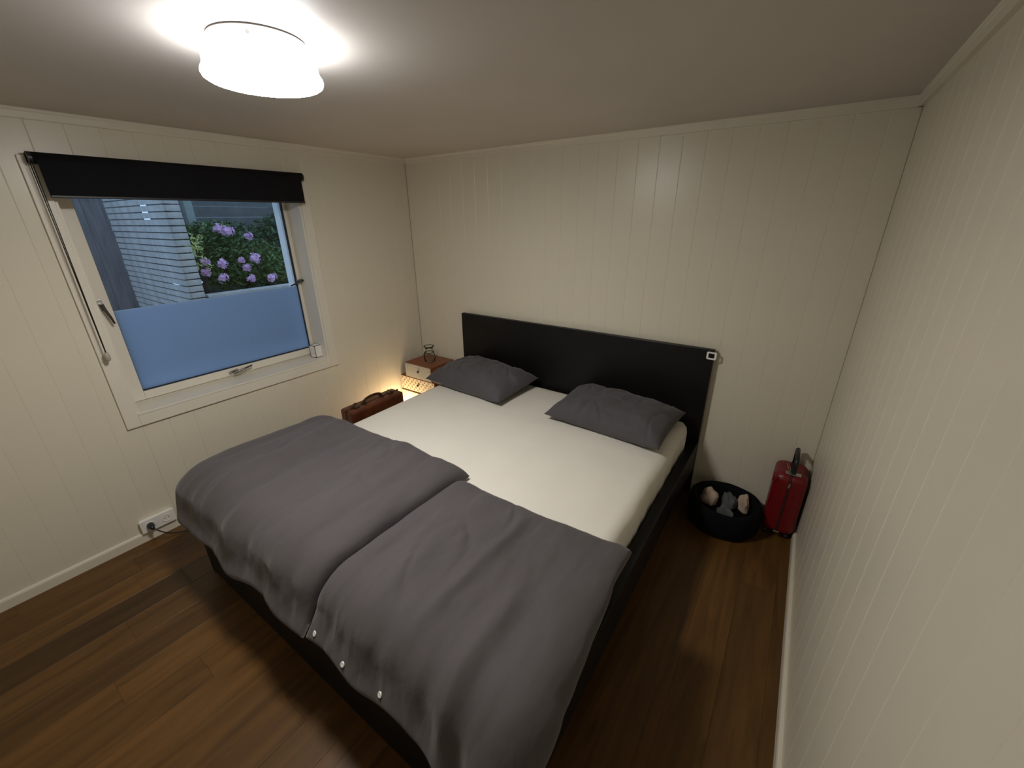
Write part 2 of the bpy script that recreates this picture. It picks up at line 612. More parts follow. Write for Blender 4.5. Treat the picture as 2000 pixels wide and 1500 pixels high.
# glass extents
GY0, GY1, GZ0, GZ1 = -2.034, -0.998, 0.824, 1.872
fy0, fy1, fz0, fz1 = OY0 + 0.012, OY1 - 0.012, OZ0 + 0.012, OZ1 - 0.012
def frame4(name, x0, x1, a0, a1, b0, b1, c0, c1, d0, d1, m, bev=0.003):
    """four rails between outer (a0..a1, b0..b1) and inner (c0..c1, d0..d1)"""
    obj(name, bx(x0, x1, a0, c0, b0, b1), M[m], win, bevel=bev)
    obj(name, bx(x0, x1, c1, a1, b0, b1), M[m], win, bevel=bev)
    obj(name, bx(x0, x1, c0, c1, b0, d0), M[m], win, bevel=bev)
    obj(name, bx(x0, x1, c0, c1, d1, b1), M[m], win, bevel=bev)
frame4('frame_rail', XS - 0.075, XS - 0.012, fy0, fy1, fz0, fz1, fy0 + 0.014, fy1 - 0.014, fz0 + 0.012, fz1 - 0.014, 'winpaint')
frame4('sash_rail', XS - 0.062, XS, fy0 + 0.016, fy1 - 0.016, fz0 + 0.014, fz1 - 0.016, GY0, GY1, GZ0, GZ1, 'winpaint')
g = 0.007
frame4('gasket', XS - 0.034, XS - 0.012, GY0, GY1, GZ0, GZ1, GY0 + g * 0.4, GY1 - g * 0.7, GZ0 + g * 0.8, GZ1 - g, 'gasket', 0)
obj('glass_pane', bx(XS - 0.026, XS - 0.022, GY0 + 0.001, GY1 - 0.001, GZ0 + 0.001, GZ1 - 0.001), M['glass'], win)
FZ = 1.290
o = obj('frosted_film', bx(XS - 0.0215, XS - 0.0207, GY0 + 0.003, GY1 - 0.005, GZ0 + 0.006, FZ), M['film'], win)
o['label'] = 'blue-white frosted film on the lower glass'
# white lining of the opening outside the sash
obj('outer_reveal', bx(XO + 0.005, XS - 0.076, OY1 - 0.034, OY1 - 0.001, OZ0, OZ1), M['outer_white'], win)
obj('outer_reveal', bx(XO - 0.02, XS - 0.076, OY0 + 0.001, OY0 + 0.030, OZ0, OZ1), M['outer_white'], win)
obj('outer_sill', bx(XO - 0.06, XS - 0.076, OY0 + 0.030, OY1 - 0.030, OZ0, OZ0 + 0.02), M['outer_white'], win)

def fastener(y, z, rot, lever):
    """window handle: rose plate with a small boss and a lever, on the sash face"""
    h = obj('handle', bx(0, 0.006, -0.011, 0.011, -0.030, 0.030), M['metal'], win, bevel=0.002)
    h.location = (XS, y, z)
    h.rotation_euler = (R(rot), 0, 0)
    obj('handle_boss', tube([(0, 0, 0), (0.030, 0, 0)], 0.008, 12), M['darkmetal'], h, smooth=False)
    lv = obj('handle_lever', tube([(0.028, 0, 0.008), (0.031, 0, -0.02), (0.036, 0.004, -0.06), (0.036, 0.006, -lever)], [0.007, 0.007, 0.006, 0.005], 10), M['darkmetal'], h)
    return h
fastener(-2.073, 1.332, 8, 0.10)
h = fastener(-0.980, 1.330, -78, 0.10)
fastener(-1.560, 0.800, 98, 0.11)
obj('hinge_plate', bx(XS, XS + 0.004, -2.105, -2.092, 1.32, 1.37), M['darkmetal'], win)

# ---------------------------------------------------------------- bed
XB0, XB1 = 0.5675, 2.5275
YF = -2.166
bed = thing('bed', 'black wooden double bed with a plain high headboard', 'bed', (1.5475, -1.1, 0))
def bpart(name, bm, m, bevel=0.003, **kw):
    bmesh.ops.translate(bm, verts=bm.verts, vec=(-1.5475, 1.1, 0))
    return obj(name, bm, m, bed, bevel=bevel, **kw)
hb = bpart('headboard', bx(XB0, XB1, -0.053, -0.018, 0, 1.0), M['black_lacquer'])
bpart('side_rail', bx(XB0, XB0 + 0.052, YF + 0.034, -0.054, 0.19, 0.38), M['black_lacquer'])
bpart('side_rail', bx(XB1 - 0.052, XB1, YF + 0.034, -0.054, 0.19, 0.38), M['black_lacquer'])
bpart('footboard', bx(XB0, XB1, YF, YF + 0.033, 0, 0.38), M['black_lacquer'])
bpart('centre_beam', bx(1.52, 1.575, YF + 0.034, -0.054, 0.15, 0.24), M['darkmetal'])
bpart('leg', bx(1.525, 1.57, -1.12, -1.08, 0, 0.15), M['darkmetal'])
bpart('slat_base', bx(XB0 + 0.053, XB1 - 0.053, YF + 0.034, -0.054, 0.24, 0.262), M['darkmetal'])
# small white square ring on the headboard corner
bm = bmesh.new()
out, inn = rrect(0.054, 0.046, 0.009), rrect(0.034, 0.028, 0.003)
yf, yb = -0.0575, -0.0532
rings = [[bm.verts.new((2.516 + a, yy, 0.966 + b)) for a, b in pts] for pts, yy in ((out, yb), (out, yf), (inn, yf), (inn, yb))]
for A, B in ((0, 1), (1, 2), (2, 3), (3, 0)):
    n = len(rings[0])
    for i in range(n):
        bm.faces.new((rings[A][i], rings[A][(i + 1) % n], rings[B][(i + 1) % n], rings[B][i]))
bmesh.ops.translate(bm, verts=bm.verts, vec=(-1.5475, 1.1, 0))
o = obj('square_badge', bm, M['button'], hb)
o['label'] = 'small white square ring on the headboard corner'

# draped sheets of cloth: flat cloth coordinates (a, b) folded over the edges of an inner rectangle
def fold(a, b, ex0, ex1, ey0, ey1, r, zt, rx=None, bend=PI / 2):
    """rx: tighter radius over the long sides; bend: how far the cloth turns down over the foot"""
    dx = a - ex0 if a < ex0 else (a - ex1 if a > ex1 else 0.0)
    dy = b - ey0 if b < ey0 else (b - ey1 if b > ey1 else 0.0)
    d = math.hypot(dx, dy)
    if d < 1e-9:
        return Vector((a, b, zt))
    nx, ny = dx / d, dy / d
    cx, cy = a - dx, b - dy
    if rx is not None:
        r = r * ny * ny + rx * nx * nx
    am = bend * ny * ny + PI / 2 * nx * nx
    q = r * am
    if d < q:
        g, hh = r * math.sin(d / r), r * (1 - math.cos(d / r))
    else:
        g, hh = r * math.sin(am) + (d - q) * math.cos(am), r * (1 - math.cos(am)) + (d - q) * math.sin(am)
    return Vector((cx + nx * g, cy + ny * g, zt - hh))

def nz(x, y, z=0.0):
    return noise.noise(Vector((x, y, z)))

# mattress under its fitted sheet
def make_mattress():
    nx, ny = 110, 110
    x0, x1, y0, y1, zt, r = 0.642, 2.462, -2.075, -0.060, 0.522, 0.060
    hang = 0.175
    ex0, ex1, ey0, ey1 = x0 + r, x1 - r, y0 + r, y1 - r
    ext = r * PI / 2 + hang
    def axis(lo, hi, n):
        return [lo - ext + (hi - lo + 2 * ext) * i / n for i in range(n + 1)]
    A, B = axis(ex0, ex1, nx), axis(ey0, ey1, ny)
    verts, faces = [], []
    for j, b in enumerate(B):
        for i, a in enumerate(A):
            # round off the cloth corner so that the skirt keeps one length
            p = fold(a, b, ex0, ex1, ey0, ey1, r, zt)
            dx = max(ex0 - a, a - ex1, 0)
            dy = max(ey0 - b, b - ey1, 0)
            d = math.hypot(dx, dy)
            side = sm(0.02, 0.12, d)
            nrm = Vector((a - min(max(a, ex0), ex1), b - min(max(b, ey0), ey1), 0))
            nrm = nrm.normalized() if nrm.length > 1e-6 else Vector((0, 0, 1))
            along = p.x + p.y
            wr = 0.010 * nz(along * 9, p.z * 3, 2) + 0.004 * nz(along * 26, p.z * 5, 4)
            p = p + nrm * wr * side
            top = 1 - side
            p.z += top * (0.007 * nz(a * 2.2, b * 2.2, 1) + 0.0035 * nz(a * 7, b * 3, 5))
            # puckers fanning out of the corners
            for cx, cy in ((ex1, ey1), (ex0, ey1)):
                dd = math.hypot(a - cx, b - cy)
                ang = math.atan2(b - cy, a - cx)
                p.z += 0.005 * math.sin(ang * 16 + 2) * math.exp(-((dd - 0.12) / 0.13) ** 2) * top
            p.z = max(p.z, 0.275)
            p.z = p.z
            verts.append(p)
    w = nx + 1
    for j in range(ny):
        for i in range(nx):
            faces.append((j * w + i, j * w + i + 1, (j + 1) * w + i + 1, (j + 1) * w + i))
    rim = [i for i in range(w)] + [j * w + nx for j in range(1, ny + 1)] + [ny * w + i for i in range(nx - 1, -1, -1)] + [j * w for j in range(ny - 1, 0, -1)]
    faces.append(tuple(reversed(rim)))
    me = bpy.data.meshes.new('mattress')
    me.from_pydata([v - Vector((1.55, -1.1, 0.27)) for v in verts], [], faces)
    o = obj('mattress', me, M['sheet'], smooth=True)
    o.location = (1.55, -1.1, 0.27)
    return o
tag(make_mattress(), 'thick mattress under a smooth white fitted sheet on the bed', 'mattress')

# duvets
def make_duvet(name, label, xl, xr, yh, yf, ex0, ex1, ey, r, zt, T, seed, hem, folds, rx=None, corner=0.0):
    """xl/xr(t), yh/yf(s): borders in flat cloth coordinates; s across the bed, t from head to foot"""
    n = 150
    bot, top = [], []
    for j in range(n + 1):
        t = j / n
        for i in range(n + 1):
            s = i / n
            a = xl(t) + (xr(t) - xl(t)) * s
            b = yh(s) + (yf(s) - yh(s)) * t
            e1 = ex1(b) if callable(ex1) else ex1
            p = fold(a, b, ex0, e1, ey, 5.0, r, zt, rx, R(53))
            # a stiff cover corner sticks out where both borders overhang
            cx_, cy_ = max(ex0 - a, a - e1, 0), max(ey - b, 0)
            if corner and cx_ > 0 and cy_ > 0:
                cw = (cx_ * cy_ / (cx_ + cy_)) ** 2
                p = p + Vector((-1 if a < ex0 else 1, -0.6, 0.15)).normalized() * cw * corner
            bot.append((p, a, b, s, t))
    w = n + 1
    def P(i, j):
        return bot[min(max(j, 0), n) * w + min(max(i, 0), n)][0]
    tops, bots = [], []
    for j in range(w):
        for i in range(w):
            p, a, b, s, t = bot[j * w + i]
            nr = (P(i + 1, j) - P(i - 1, j)).cross(P(i, j - 1) - P(i, j + 1))
            if nr.length < 1e-9:
                nr = Vector((0, 0, 1))
            nr.normalize()
            if nr.z < -0.2:
                nr = -nr
            es = 1 - abs(2 * s - 1) ** 22
            et = 1 - abs(2 * t - 1) ** 12
            edge = math.sqrt(max(0, es)) * math.sqrt(max(0, et))
            flat = 1 - (1 - hem) * sm(0.80, 0.97, t)
            wv = nz(a * 2.1 + seed, b * 1.6, seed)
            th = T * edge * flat * (1 + 0.28 * wv)
            # long soft folds running from head to foot, and small crumples
            f = 0.0
            for fa, fs, amp, wid, t0, t1 in folds:
                c = fa + fs * t + 0.03 * nz(t * 3, fa * 7, seed)
                f += amp * math.exp(-((a - c) / wid) ** 2) * sm(t0 - 0.1, t0 + 0.1, t) * (1 - sm(t1 - 0.1, t1 + 0.1, t))
            f += 0.0095 * nz(a * 6.5, b * 1.8, seed + 3)
            f += 0.0050 * nz(a * 15 + b * 4, b * 6, seed + 6)
            f += 0.0022 * nz(a * 34, b * 15 + a * 6, seed + 7)
            cr = abs(nz(a * 5 + 0.6 * b, b * 3.2, seed + 9))
            f -= 0.010 * max(0, 0.12 - cr) / 0.12 * sm(-0.1, 0.35, nz(a * 2, b * 2, seed + 20))
            # gathers where the cloth hangs over an edge
            e1 = ex1(b) if callable(ex1) else ex1
            dxo = max(ex0 - a, a - e1, 0)
            dyo = max(ey - b, 0)
            if dyo > 0:
                f += 0.012 * sm(0.02, 0.2, dyo) * nz(a * 11, 1.7, seed + 12)
            if dxo > 0:
                f += 0.010 * sm(0.02, 0.2, dxo) * nz(b * 10, 4.7, seed + 12)
            tv = p + nr * (th + f * (0.25 + 0.75 * edge) + 0.004)
            bv = p - nr * 0.001
            if dyo > 0 or dxo > 0:
                bv = p + nr * 0.0015
            tops.append(tv)
            bots.append(bv)
    verts, faces = tops + bots, []
    o2 = len(tops)
    for j in range(n):
        for i in range(n):
            q = (j * w + i, j * w + i + 1, (j + 1) * w + i + 1, (j + 1) * w + i)
            faces.append(tuple(reversed(q)))
            faces.append(tuple(o2 + k for k in q))
    rim = [i for i in range(w)] + [j * w + n for j in range(1, w)] + [n * w + i for i in range(n - 1, -1, -1)] + [j * w for j in range(n - 1, 0, -1)]
    for k in range(len(rim)):
        u, v = rim[k], rim[(k + 1) % len(rim)]
        faces.append((u, v, o2 + v, o2 + u))
    base = Vector(((xl(.5) + xr(.5)) / 2, (yh(.5) + ey) / 2, zt))
    me = bpy.data.meshes.new(name)
    me.from_pydata([v - base for v in verts], [], faces)
    o = obj(name, me, M['duvet'], smooth=True)
    o.location = base
    tag(o, label, 'duvet', 'grey duvets on the bed')
    return o, tops, n, base

ZT = 0.536
dl = make_duvet('duvet', 'charcoal grey duvet on the window side of the bed',
    lambda t: 0.36 + 0.02 * nz(t * 3, 1) - 0.03 * sm(0.7, 1, t), lambda t: 1.690 - 0.035 * t + 0.010 * nz(t * 5, 2),
    lambda s: -1.325 + 0.02 * nz(s * 3, 3) - 0.05 * (1 - s) ** 3, lambda s: -2.300 + 0.03 * nz(s * 6, 8),
    0.625, 9.0, -2.000, 0.150, ZT, 0.085, 1.3, 0.40,
    [(0.78, 0.10, 0.020, 0.05, 0.0, 0.75), (1.02, 0.08, 0.018, 0.045, 0.1, 0.9), (1.30, 0.10, 0.015, 0.05, 0.0, 0.7), (1.46, 0.10, -0.014, 0.035, 0.0, 0.9), (0.62, 0.0, -0.012, 0.04, 0.1, 0.8), (1.18, 0.05, -0.010, 0.03, 0.3, 1.0)], rx=0.105, corner=2.6)
dr = make_duvet('duvet', 'charcoal grey duvet with white buttons along its foot hem',
    lambda t: 1.694 - 0.030 * t + 0.008 * nz(t * 5, 12), lambda t: 2.536 + 0.012 * nz(t * 5, 22) + 0.055 * sm(0.25, 0.9, t),
    lambda s: -1.400 + 0.010 * nz(s * 5, 13) + 0.035 * s ** 3, lambda s: -2.290 + 0.02 * nz(s * 5, 18) - 0.13 * sm(0.60, 0.98, s),
    0.0, lambda b: 2.515 - 0.053 * sm(-1.5, -1.75, b), -2.000, 0.150, ZT, 0.054, 5.7, 0.30,
    [(2.12, -0.02, 0.018, 0.028, 0.1, 0.75), (1.90, 0.03, 0.009, 0.06, 0.0, 0.8), (2.34, 0.04, -0.014, 0.04, 0.2, 1.1), (2.25, 0.06, 0.014, 0.04, 0.45, 1.1), (1.80, -0.02, -0.008, 0.03, 0.3, 0.9)], rx=0.055)
# three white buttons on the foot hem
o, tops, n, base = dr
def on_top(s, t):
    i, j = round(s * n), round(t * n)
    w = n + 1
    p = tops[j * w + i]
    nr = (tops[j * w + i + 1] - tops[j * w + i - 1]).cross(tops[(j - 1) * w + i] - tops[(j + 1) * w + i]).normalized()
    if nr.y > 0 and abs(nr.z) < 0.5:
        nr = -nr
    return p, nr
me = None
for s in (0.055, 0.235, 0.430):
    p, nr = on_top(s, 0.960)
    if me is None:
        bm = lathe([(0, -0.001), (0.0085, -0.001), (0.0095, 0.0012), (0.0085, 0.003), (0.006, 0.0024), (0, 0.0024)], 16)
        b = obj('button', bm, M['button'], o, smooth=False)
        me = b.data
    else:
        b = bpy.data.objects.new('button', me)
        C.objects.link(b)
        b.parent = o
    b.location = p - base + nr * 0.001
    b.rotation_euler = nr.to_track_quat('Z', 'Y').to_euler()

# pillows
def make_pillow(label, loc, rz, tilt, w, d, T, seed, roll=0.0):
    n = 70
    tops, bots = [], []
    for j in range(n + 1):
        v = -1 + 2 * j / n
        for i in range(n + 1):
            u = -1 + 2 * i / n
            fx = 1 - 0.035 * (1 - v * v)
            fy = 1 - 0.055 * (1 - u * u) + 0.02 * nz(u * 2, seed)
            x, y = w / 2 * u * fx, d / 2 * v * fy
            uu, vv = min(1, abs(u) / 0.985), min(1, abs(v) / 0.975)
            hgt = ((1 - uu ** 2.8) * (1 - vv ** 2.6)) ** 0.44 if uu < 1 and vv < 1 else 0
            wr = 0.013 * nz(x * 6, y * 9, seed) + 0.008 * nz(x * 16, y * 14, seed + 4) + 0.004 * nz(x * 34, y * 22, seed + 5)
            cr = abs(nz(x * 7 + seed, y * 5, seed + 8))
            wr -= 0.012 * max(0, 0.1 - cr) / 0.1
            fl = 0.006 * nz(x * 9, y * 9, seed + 2)
            tops.append(Vector((x, y, T * 0.70 * hgt + wr * min(1, hgt * 2) + 0.003 + fl)))
            bots.append(Vector((x, y, -0.036 * min(1, hgt * 2.0) - 0.003 + fl)))
    w1 = n + 1
    o2 = len(tops)
    faces = []
    for j in range(n):
        for i in range(n):
            q = (j * w1 + i, j * w1 + i + 1, (j + 1) * w1 + i + 1, (j + 1) * w1 + i)
            faces.append(q)
            faces.append(tuple(o2 + k for k in reversed(q)))
    rim = [i for i in range(w1)] + [j * w1 + n for j in range(1, w1)] + [n * w1 + i for i in range(n - 1, -1, -1)] + [j * w1 for j in range(n - 1, 0, -1)]
    for k in range(len(rim)):
        a, b = rim[k], rim[(k + 1) % len(rim)]
        faces.append((b, a, o2 + a, o2 + b))
    me = bpy.data.meshes.new('pillow')
    me.from_pydata(tops + bots, [], faces)
    o = obj('pillow', me, M['pillow'], smooth=True)
    o.location = loc
    o.rotation_euler = (R(tilt), R(roll), R(rz))
    tag(o, label, 'pillow', 'grey pillows against the headboard')
make_pillow('charcoal grey pillow beside the glass jar and nightstand', (0.975, -0.325, 0.586), -4, 4, 0.75, 0.47, 0.170, 2.0)
make_pillow('charcoal grey pillow on the pet bed side of the bed', (2.060, -0.350, 0.586), -3, 4, 0.735, 0.47, 0.160, 9.0)

# ---------------------------------------------------------------- nightstand: three offset drawer boxes
ns = thing('nightstand', 'reddish wood nightstand of offset drawers with printed fronts', 'nightstand', (0.25, -0.16, 0))
def nbox(x0, x1, z0, z1, m, yfr, knob=True):
    t = 0.013
    bm = bmesh.new()
    X0, X1 = x0 - 0.25, x1 - 0.25
    Y0, Y1 = yfr + 0.16, -0.018 + 0.16
    box(bm, X0, X1, Y0 + 0.003, Y1, z1 - t, z1)
    box(bm, X0, X1, Y0 + 0.003, Y1, z0, z0 + t)
    box(bm, X0, X0 + t, Y0 + 0.003, Y1, z0 + t, z1 - t)
    box(bm, X1 - t, X1, Y0 + 0.003, Y1, z0 + t, z1 - t)
    box(bm, X0 + t, X1 - t, Y1 - 0.008, Y1, z0 + t, z1 - t)
    obj('carcass', bm, M['teak'], ns)
    e = 0.004
    f = obj('drawer', bx(X0 + e, X1 - e, Y0, Y0 + 0.010, z0 + e, z1 - e), M[m], ns, bevel=0.0015)
    kb = lathe([(0, 0.012), (0.007, 0.012), (0.0105, 0.008), (0.0105, 0.004), (0.006, 0), (0, 0)], 16)
    bmesh.ops.rotate(kb, verts=kb.verts, cent=(0, 0, 0), matrix=Matrix.Rotation(R(90), 3, 'X'))
    bmesh.ops.translate(kb, verts=kb.verts, vec=((X0 + X1) / 2 + 0.005, Y0, (z0 + z1) / 2 + 0.004))
    k = obj('knob', kb, M['blackplastic'], f, smooth=True)
nbox(0.087, 0.410, 0.419, 0.550, 'greydrawer', -0.310)
nbox(0.016, 0.440, 0.284, 0.417, 'rings', -0.310)
nbox(0.016, 0.400, 0.148, 0.282, 'stars', -0.318)
nbox(0.040, 0.420, 0.014, 0.146, 'greydrawer', -0.310)
obj('plinth', bx(0.06 - 0.25, 0.40 - 0.25, -0.28 + 0.16, -0.03 + 0.16, 0, 0.0138), M['teak'], ns)

# glass jar on the nightstand
jar = thing('glass_jar', 'small clear glass jar with dark bands on the nightstand', 'jar', (0.262, -0.165, 0.5505))
prof = [(0, 0.0), (0.040, 0.0), (0.047, 0.006), (0.049, 0.03), (0.047, 0.062), (0.040, 0.080), (0.031, 0.090), (0.029, 0.104), (0.032, 0.120), (0.043, 0.138),
        (0.0415, 0.139), (0.030, 0.121), (0.0268, 0.104), (0.0288, 0.091), (0.038, 0.079), (0.0448, 0.061), (0.0468, 0.03), (0.045, 0.008), (0.038, 0.004), (0, 0.004)]
obj('jar_body', lathe(prof, 40), M['jar'], jar, smooth=True)
def ring(rad, z, rr, seg=36):
    return tube([(rad * math.cos(2 * PI * i / seg), rad * math.sin(2 * PI * i / seg), z) for i in range(seg)], rr, 8, closed=True)
o = obj('rim_band', ring(0.0445, 0.139, 0.0028), M['darkmetal'], jar, smooth=True)
o = obj('neck_band', ring(0.0415, 0.0835, 0.0036), M['darkmetal'], jar, smooth=True)
o = obj('wire_clasp', tube([(-0.030, -0.032, 0.084), (-0.036, -0.036, 0.060), (-0.034, -0.036, 0.030), (-0.020, -0.047, 0.028), (-0.016, -0.047, 0.055), (-0.020, -0.040, 0.082)], 0.0026, 8), M['darkmetal'], jar, smooth=True)

# brown leather case between the bed and the window wall
cs = thing('leather_suitcase', 'old brown leather suitcase with carrying handle beside the bed', 'suitcase', (0.245, -0.80, 0), (0, 0, R(0)))
CX, CL, CH = 0.150, 0.50, 0.405
bm = bx(-CX / 2, CX / 2, -CL / 2, CL / 2, 0, CH)
obj('body', bm, M['leather'], cs, bevel=0.018)
bm = bmesh.new()
box(bm, -0.006, 0.006, -CL / 2 - 0.003, CL / 2 + 0.003, 0.0, CH + 0.003)
obj('lid_seam', bm, M['leather_dark'], cs, bevel=0.002)
pts = []
for k in range(13):
    a = PI * k / 12
    pts.append((0, 0.085 * -math.cos(a), CH + 0.004 + 0.036 * math.sin(a) ** 0.7))
obj('handle', tube(pts, [0.006] + [0.010] * 11 + [0.006], 10), M['leather_dark'], cs, smooth=True)
for s in (-1, 1):
    obj('handle_mount', bx(-0.020, 0.020, s * 0.085 - 0.014, s * 0.085 + 0.014, CH - 0.002, CH + 0.012), M['darkmetal'], cs, bevel=0.003)
    l = obj('latch', bx(-0.022, 0.030, s * 0.165 - 0.019, s * 0.165 + 0.019, CH - 0.002, CH + 0.008), M['darkmetal'], cs, bevel=0.003)
    bm = bx(-0.012, 0.016, -0.028, 0.028, 0, 0.005)
    tb = obj('latch_tab', bm, M['leather_dark'], l, bevel=0.002)
    tb.location = (0, s * 0.165 + s * 0.012, CH + 0.016)
    tb.rotation_euler = (R(-24 * s), 0, 0)

# little lamp on the floor behind the case
lp = thing('globe_lamp', 'small warm glowing lamp on the floor behind the leather suitcase', 'lamp', (0.125, -0.43, 0))
obj('lamp_base', lathe([(0, 0), (0.05, 0), (0.052, 0.008), (0.045, 0.016), (0.016, 0.022), (0.012, 0.035), (0.018, 0.045), (0.024, 0.052), (0, 0.052)], 28), M['amber'], lp, smooth=True)
obj('glass_globe', lathe([(0, 0.054)] + [(0.058 * math.sin(a), 0.112 - 0.058 * math.cos(a)) for a in [PI * k / 14 for k in range(2, 14)]] + [(0, 0.170)], 28), M['warm_globe'], lp, smooth=True)

# ---------------------------------------------------------------- socket and cord
so = thing('wall_socket', 'white double wall socket low on the window wall', 'socket', (0.0, -2.215, 0.100))
sp = obj('socket_plate', bx(0.0142, 0.030, -0.082, 0.082, -0.040, 0.040), M['white'], so, bevel=0.003)
obj('mounting_box', bx(0.0005, 0.0142, -0.074, 0.074, -0.036, 0.036), M['white'], so)
for s in (-1, 1):
    pr_ = lathe([(0.019, 0), (0.021, 0.0022), (0.0235, 0.0022), (0.0245, 0)], 24)
    bmesh.ops.rotate(pr_, verts=pr_.verts, cent=(0, 0, 0), matrix=Matrix.Rotation(R(90), 3, 'Y'))
    bmesh.ops.translate(pr_, verts=pr_.verts, vec=(0.030, s * 0.040, 0))
    obj('socket_ring', pr_, M['white'], sp, smooth=True)
for dz in (-0.009, 0.009):
    obj('pin_hole', tube([(0.0295, 0.040 + dz, 0), (0.0306, 0.040 + dz, 0)], 0.0028, 10), M['blackplastic'], sp)
cd = thing('power_cord', 'black plug and cord running from the wall socket under the bed', 'cord', (0.030, -2.255, 0.100))
pl = tube([(0.0012, 0, 0), (0.020, 0, 0), (0.034, 0, -0.002), (0.044, 0.004, -0.006)], [0.017, 0.017, 0.012, 0.007], 14)
obj('plug', pl, M['blackplastic'], cd, smooth=True)
cpts = [(0.044, 0.004, -0.006), (0.058, 0.016, -0.022), (0.068, 0.045, -0.055), (0.075, 0.09, -0.082), (0.085, 0.15, -0.0945), (0.10, 0.24, -0.0955), (0.09, 0.40, -0.0955), (0.06, 0.8, -0.0955), (0.055, 1.2, -0.0955), (0.06, 1.6, -0.0955), (0.045, 1.77, -0.0945)]
def smooth_path(p, k=6):
    p = [Vector(q) for q in p]
    out = []
    for i in range(len(p) - 1):
        a, b, c, d = p[max(i - 1, 0)], p[i], p[i + 1], p[min(i + 2, len(p) - 1)]
        for j in range(k):
            t = j / k
            out.append(0.5 * ((2 * b) + (c - a) * t + (2 * a - 5 * b + 4 * c - d) * t * t + (3 * b - 3 * c + d - a) * t ** 3))
    out.append(p[-1])
    return out
obj('cord', tube(smooth_path(cpts), 0.0035, 8), M['blackplastic'], cd, smooth=True)

# ---------------------------------------------------------------- ceiling lamp
LX, LY = 1.520, -1.880
cl = thing('ceiling_lamp', 'round flush ceiling lamp with glowing opal glass shade', 'lamp', (LX, LY, H))
obj('ceiling_plate', lathe([(0, 0), (0.117, 0), (0.117, -0.004), (0, -0.004)], 64), M['darkmetal'], cl)
obj('lamp_base', lathe([(0, -0.0042), (0.119, -0.0042), (0.1205, -0.007), (0.1205, -0.030), (0.118, -0.0315), (0, -0.0315)], 64), M['lampbase'], cl, smooth=False)
sc = tube([(0, 0, 0), (0.009, 0, 0)], 0.005, 12)
s_ = obj('fixing_screw', sc, M['metal'], cl)
s_.location = (0.118 * math.cos(R(-38)), 0.118 * math.sin(R(-38)), -0.022)
s_.rotation_euler = (0, 0, R(-38))
prof = [(0, -0.032), (0.113, -0.032), (0.126, -0.034), (0.135, -0.038), (0.140, -0.045), (0.140, -0.056), (0.1405, -0.064), (0.144, -0.073), (0.149, -0.081), (0.150, -0.087),
        (0.147, -0.094), (0.139, -0.099), (0.126, -0.1015), (0.118, -0.1015), (0.112, -0.1000), (0.106, -0.1015), (0.07, -0.105), (0, -0.107)]
o = obj('lamp_shade', lathe(prof, 64), M['shade'], cl, smooth=True)
o.data.materials.append(M['shade_bottom'])
for p in o.data.polygons:
    if p.center.z < -0.096:
        p.material_index = 1
o['label'] = 'glowing white opal glass shade'

# ---------------------------------------------------------------- roller blind
BY0, BY1 = -2.162, -0.944
rb = thing('roller_blind', 'black roller blind pulled a little way down over the window', 'blind', (0.0, 0, 0))
XR = 0.052
ZR = 1.994
obj('roller_tube', tube([(XR, BY0 + 0.012, ZR), (XR, BY1 - 0.012, ZR)], 0.0235, 28), M['blackfab'], rb, smooth=True)
for yy in (BY0, BY1):
    s = 1 if yy == BY0 else -1
    e = obj('end_cap', tube([(XR, yy, ZR), (XR, yy + s * 0.012, ZR)], 0.0245, 28), M['blackplastic'], rb)
    obj('bracket', bx(0.0142, XR, min(yy, yy + s * 0.004), max(yy, yy + s * 0.004), ZR - 0.020, ZR + 0.020), M['blackplastic'], rb)
XF = XR + 0.0225
obj('blind_fabric', bx(XF - 0.0009, XF, BY0 + 0.022, BY1 - 0.022, 1.848, ZR), M['blackfab'], rb)
obj('bottom_bar', bx(XF - 0.006, XF + 0.004, BY0 + 0.022, BY1 - 0.022, 1.838, 1.850), M['blackplastic'], rb, bevel=0.003)
# bead chain, two strands joined in a weight
cy = BY0 + 0.006
obj('chain', tube([(XR + 0.020, cy, ZR), (XR + 0.016, cy, 1.7), (XR + 0.006, cy - 0.003, 1.13)], 0.0022, 6), M['blackplastic'], rb, smooth=True)
obj('chain', tube([(XR - 0.020, cy, ZR), (XR - 0.014, cy, 1.7), (XR - 0.004, cy - 0.003, 1.13)], 0.0022, 6), M['blackplastic'], rb, smooth=True)
wt = obj('chain_weight', lathe([(0, 0), (0.008, 0.002), (0.012, 0.014), (0.011, 0.034), (0.006, 0.046), (0, 0.047)], 16), M['clear_plastic'], rb, smooth=True)
wt.location = (XR + 0.001, cy - 0.003, 1.084)

# ---------------------------------------------------------------- little box on the sill
sb = thing('gift_box', 'small white box with thin black edges on the window sill', 'box', (-0.090, -0.998, OZ0 + 0.0122), (0, 0, R(8)))
w_, d_, h_ = 0.058, 0.060, 0.092
body = obj('box_body', bx(-w_ / 2, w_ / 2, -d_ / 2, d_ / 2, 0.0005, h_), M['white'], sb)
bm = bmesh.new()
e = 0.0016
for zz in (0.0016, h_):
    for yy in (-d_ / 2, d_ / 2):
        box(bm, -w_ / 2 - e, w_ / 2 + e, yy - e, yy + e, zz - e, zz + e)
    for xx in (-w_ / 2, w_ / 2):
        box(bm, xx - e, xx + e, -d_ / 2 + e, d_ / 2 - e, zz - e, zz + e)
for yy in (-d_ / 2, d_ / 2):
    for xx in (-w_ / 2, w_ / 2):
        box(bm, xx - e, xx + e, yy - e, yy + e, 0.0032, h_ - e)
obj('black_edging', bm, M['blackplastic'], sb)
bm = bmesh.new()
e = 0.0007
yy = -d_ / 2 - 0.0003
for z0 in (0.030, 0.064):
    box(bm, -0.014, 0.014, yy - 0.0004, yy, z0 - e, z0 + e)
